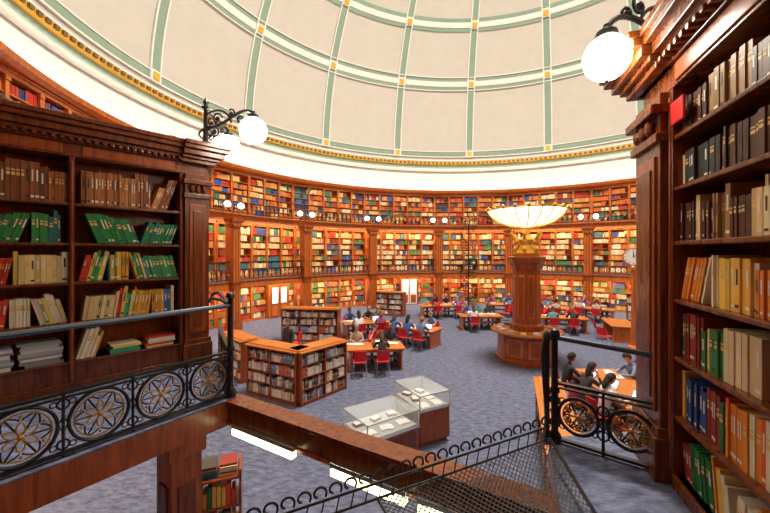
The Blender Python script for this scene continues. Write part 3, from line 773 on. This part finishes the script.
def person(x,y,yaw,pose='read',shirt=(.1,.1,.12),pants=(.03,.035,.06),hair=(.03,.018,.01),skin=0,long=False,sleeve=True,sc=1.0):
    vs,fs,lab,nt,wr=body(pose); m=MB(); sk=SKINS[skin]
    cm={'shirt':shirt,'skin':sk,'arm':shirt if sleeve else sk,'pants':pants,'shoe':(.03,.02,.02)}
    m.add(vs,fs,0); m.c=[(*cm[l],1) for l in lab]
    tilt={'read':-.45,'write':-.6,'up':-.05,'chin':-.3,'stand':0}[pose]
    H=Matrix.Translation(nt+Vector((0,.025,.105)))@Matrix.Rotation(tilt,4,'X')
    m.ball((0,0,0),.1,18,14,0,H,sk,(.78,.95,1.2)); m.ball((0,.03,-.06),.06,12,8,0,H,sk,(.85,.9,.9))
    m.tube([(0,-.005,-.12),(0,0,-.05)],.048,8,0,M=H,col=sk)
    m.add([(0,.09,.02),(-.014,.09,-.03),(.014,.09,-.03),(0,.118,-.028)],[(0,1,3),(0,3,2),(1,2,3)],0,H,sk)
    for s in (-1,1):
        m.ball((s*.03,.083,.008),.012,8,6,0,H,(.8,.8,.8)); m.ball((s*.03,.092,.008),.006,6,5,0,H,(.03,.02,.02))
        m.ball((s*.08,0,-.01),.025,8,6,0,H,sk,(.35,.7,1)); m.box(s*.03-.014,s*.03+.014,.084,.094,.028,.033,0,H,hair)
    m.ball((0,.083,-.062),.018,8,5,0,H,(.45,.15,.12),(1,.4,.3))
    m.ball((0,-.006,.012),.112,20,16,0,H,hair,(.82,.98,1.2),filt=lambda p:(p[2]>.045+max(0,p[1])*.3) or (p[1]<-.015 and p[2]>-.07))
    if long:
        m.ball((0,-.06,-.09),.1,14,10,0,H,hair,(.85,.55,1.7))
    for (w,el) in wr:
        d=(w-el).normalized(); 
        if pose=='stand': d=Vector((0,.3,-1)).normalized()
        elif w.z<.9: d=Vector((d.x,d.y,-.04)).normalized()
        side=d.cross(Vector((0,0,1))).normalized(); up=side.cross(d); cx=1 if w.x<0 else -1
        Mh=Matrix.Identity(4)
        for i in range(3): Mh[i][0]=side[i];Mh[i][1]=d[i];Mh[i][2]=up[i];Mh[i][3]=w[i]
        m.ball((0,.05,0),.045,10,7,0,Mh,sk,(.9,1.15,.38))
        for f,(fx,fl) in enumerate([(-.03,.068),(-.01,.078),(.01,.074),(.029,.058)]):
            m.tube([(fx,.07,0),(fx*1.1,.09+fl*.35,.006),(fx*1.15,.09+fl*.75,-.002),(fx*1.15,.09+fl,-.014)],[.0095,.009,.008,.006],6,0,M=Mh,col=sk)
        m.tube([(cx*.03,.025,0),(cx*.055,.05,-.003),(cx*.062,.08,-.008)],[.012,.010,.007],6,0,M=Mh,col=sk)
    return m.build('person_standing' if pose=='stand' else 'person_seated',[BODYM],True,M=place(x,y,0,yaw)@Matrix.Scale(sc,4))
def seat(tx,ty,tyaw,Lx,W,t,side,pose=None,occupied=True,**k):
    a=rad(tyaw); ux,uy=math.cos(a),math.sin(a); nx,ny=-uy,ux
    dist=W/2+.30; x=tx+ux*t+nx*side*dist; y=ty+uy*t+ny*side*dist; yaw=tyaw+(180 if side>0 else 0)
    chair(x,y,yaw)
    if occupied: person(x,y,yaw,pose or rnd.choice(['read','write','up','chin']),**k)
    th=[math.cos(rad(yaw+90)),math.sin(rad(yaw+90))]
    M=place(x+th[0]*.62,y+th[1]*.62,.748,yaw)
    if occupied: (laptop if rnd.random()<.35 else papers)(M)
SH=[(.03,.035,.05),(.5,.02,.02),(.12,.2,.35),(.6,.6,.62),(.05,.1,.35),(.5,.42,.32),(.02,.02,.02),(.3,.08,.25),(.06,.3,.3)]
HR=[(.02,.012,.008),(.08,.04,.02),(.25,.13,.05),(.3,.3,.3)]
def rk(): return dict(shirt=rnd.choice(SH),hair=rnd.choice(HR),skin=rnd.randint(0,3),long=rnd.random()<.45,sleeve=rnd.random()<.7)
tabs=[(-.35,12.7,8,2.0,1.1,[(-.6,1,1),(.05,1,1),(.65,1,1),(.15,-1,1),(-.6,-1,0)]),
 (-.95,17.2,20,2.2,1.1,[(-.6,1,1),(.4,1,1),(.5,-1,1),(-.5,-1,1)]),
 (1.35,15.9,-35,2.2,1.1,[(-.7,-1,1),(0,-1,1),(.7,-1,1),(.4,1,1)]),
 (5.0,19.0,0,2.2,1.1,[(-.6,1,1),(.1,1,1),(.7,1,1),(-.5,-1,1)]),
 (3.6,22.6,5,2.8,1.1,[(-1,1,1),(-.3,1,1),(.4,1,1),(.8,-1,1),(-.5,-1,1)]),
 (7.6,23.2,-5,2.2,1.1,[(-.6,1,1),(.5,1,1),(.2,-1,1)]),
 (9.1,18.4,-15,2.2,1.1,[(-.6,1,1),(.5,1,1),(.3,-1,1),(-.6,-1,1)]),
 (12.4,21.4,-40,2.2,1.1,[(-.6,1,1),(.5,1,1),(.3,-1,1),(-.6,-1,1)]),
 (9.9,21.7,-20,2.2,1.1,[(-.7,1,1),(0,1,1),(.3,-1,1),(-.6,-1,1)]),
 (11.0,16.9,70,2.2,1.1,[(-.5,1,0),(.6,-1,0)])]
for (x,y,yw,Lx,W,ss) in tabs:
    table(x,y,yw,Lx,W)
    for (t,sd,oc) in ss: seat(x,y,yw,Lx,W,t,sd,None,bool(oc),**rk())
tx,ty,tyw,tl,tw=5.75,8.2,90,3.9,1.35
table(tx,ty,tyw,tl,tw)
seat(tx,ty,tyw,tl,tw,1.35,-1,'write',shirt=(.16,.22,.36),hair=(.05,.03,.02),skin=0)
seat(tx,ty,tyw,tl,tw,1.35,1,'read',shirt=(.02,.02,.025),hair=(.02,.012,.01),skin=2)
seat(tx,ty,tyw,tl,tw,.5,1,'chin',shirt=(.03,.03,.04),hair=(.03,.018,.012),skin=0,long=True)
seat(tx,ty,tyw,tl,tw,-.3,1,'read',shirt=(.65,.62,.6),hair=(.03,.015,.01),skin=1,long=True)
seat(tx,ty,tyw,tl,tw,-1.3,1,'write',shirt=(.35,.5,.58),hair=(.06,.03,.02),skin=0,long=True)
for (x,y,a) in [(-2.9,12.9,40),(-3.6,14.2,120),(9.3,13.2,30),(7.1,21.2,90),(9.4,15.4,-60),(12.3,14.9,10)]: chair(x,y,a)
person(-3.3,12.3,150,'stand',shirt=(.05,.05,.06),hair=HR[1],skin=0)
person(13.6,19.6,100,'stand',shirt=(.1,.12,.2),hair=HR[0],skin=1)
# clock on post
m=MB(); T2=Matrix.Translation((10.35,15.0,0))
m.lathe([(.22,0),(.22,.1),(.12,.16),(.09,.4),(.08,3.2),(.12,3.3),(.12,3.42),(.05,3.5)],12,0,T2)
cd=Vector((-10.35,-15,0)).normalized(); M=frame((10.35,15.0,3.84),(-cd.y,cd.x,0),-cd)
Rm=M@Matrix.Rotation(pi/2,4,'X')
m.lathe([(.36,-.06),(.4,0),(.38,.07),(.33,.075)],28,0,Rm); m.lathe([(.33,.05),(.33,.08)],28,1,Rm)
for k in range(12):
    M3=Rm@Matrix.Rotation(k*pi/6,4,'Z'); m.box(.25,.31,-.012,.012,.08,.085,2,M3)
m.box(-.015,.015,-.02,.2,.085,.09,2,Rm); m.box(-.02,.26,-.012,.012,.085,.09,2,Rm@Matrix.Rotation(.6,4,'Z'))
m.build('pedestal_clock',[W_FAR,PAPER,BLACKP])

# ------------------------------------------------------------ camera
cam=bpy.data.cameras.new('camera'); cam.lens=16.83; cam.sensor_width=36; cam.shift_y=-.0045; cam.clip_start=.05; cam.clip_end=200
co=bpy.data.objects.new('camera',cam); co.location=(0,0,4.0); co.rotation_euler=(pi/2,0,0)
bpy.context.scene.collection.objects.link(co); bpy.context.scene.camera=co
w=bpy.data.worlds.new('world'); bpy.context.scene.world=w; w.use_nodes=True
w.node_tree.nodes['Background'].inputs[0].default_value=(.8,.85,1,1); w.node_tree.nodes['Background'].inputs[1].default_value=.3
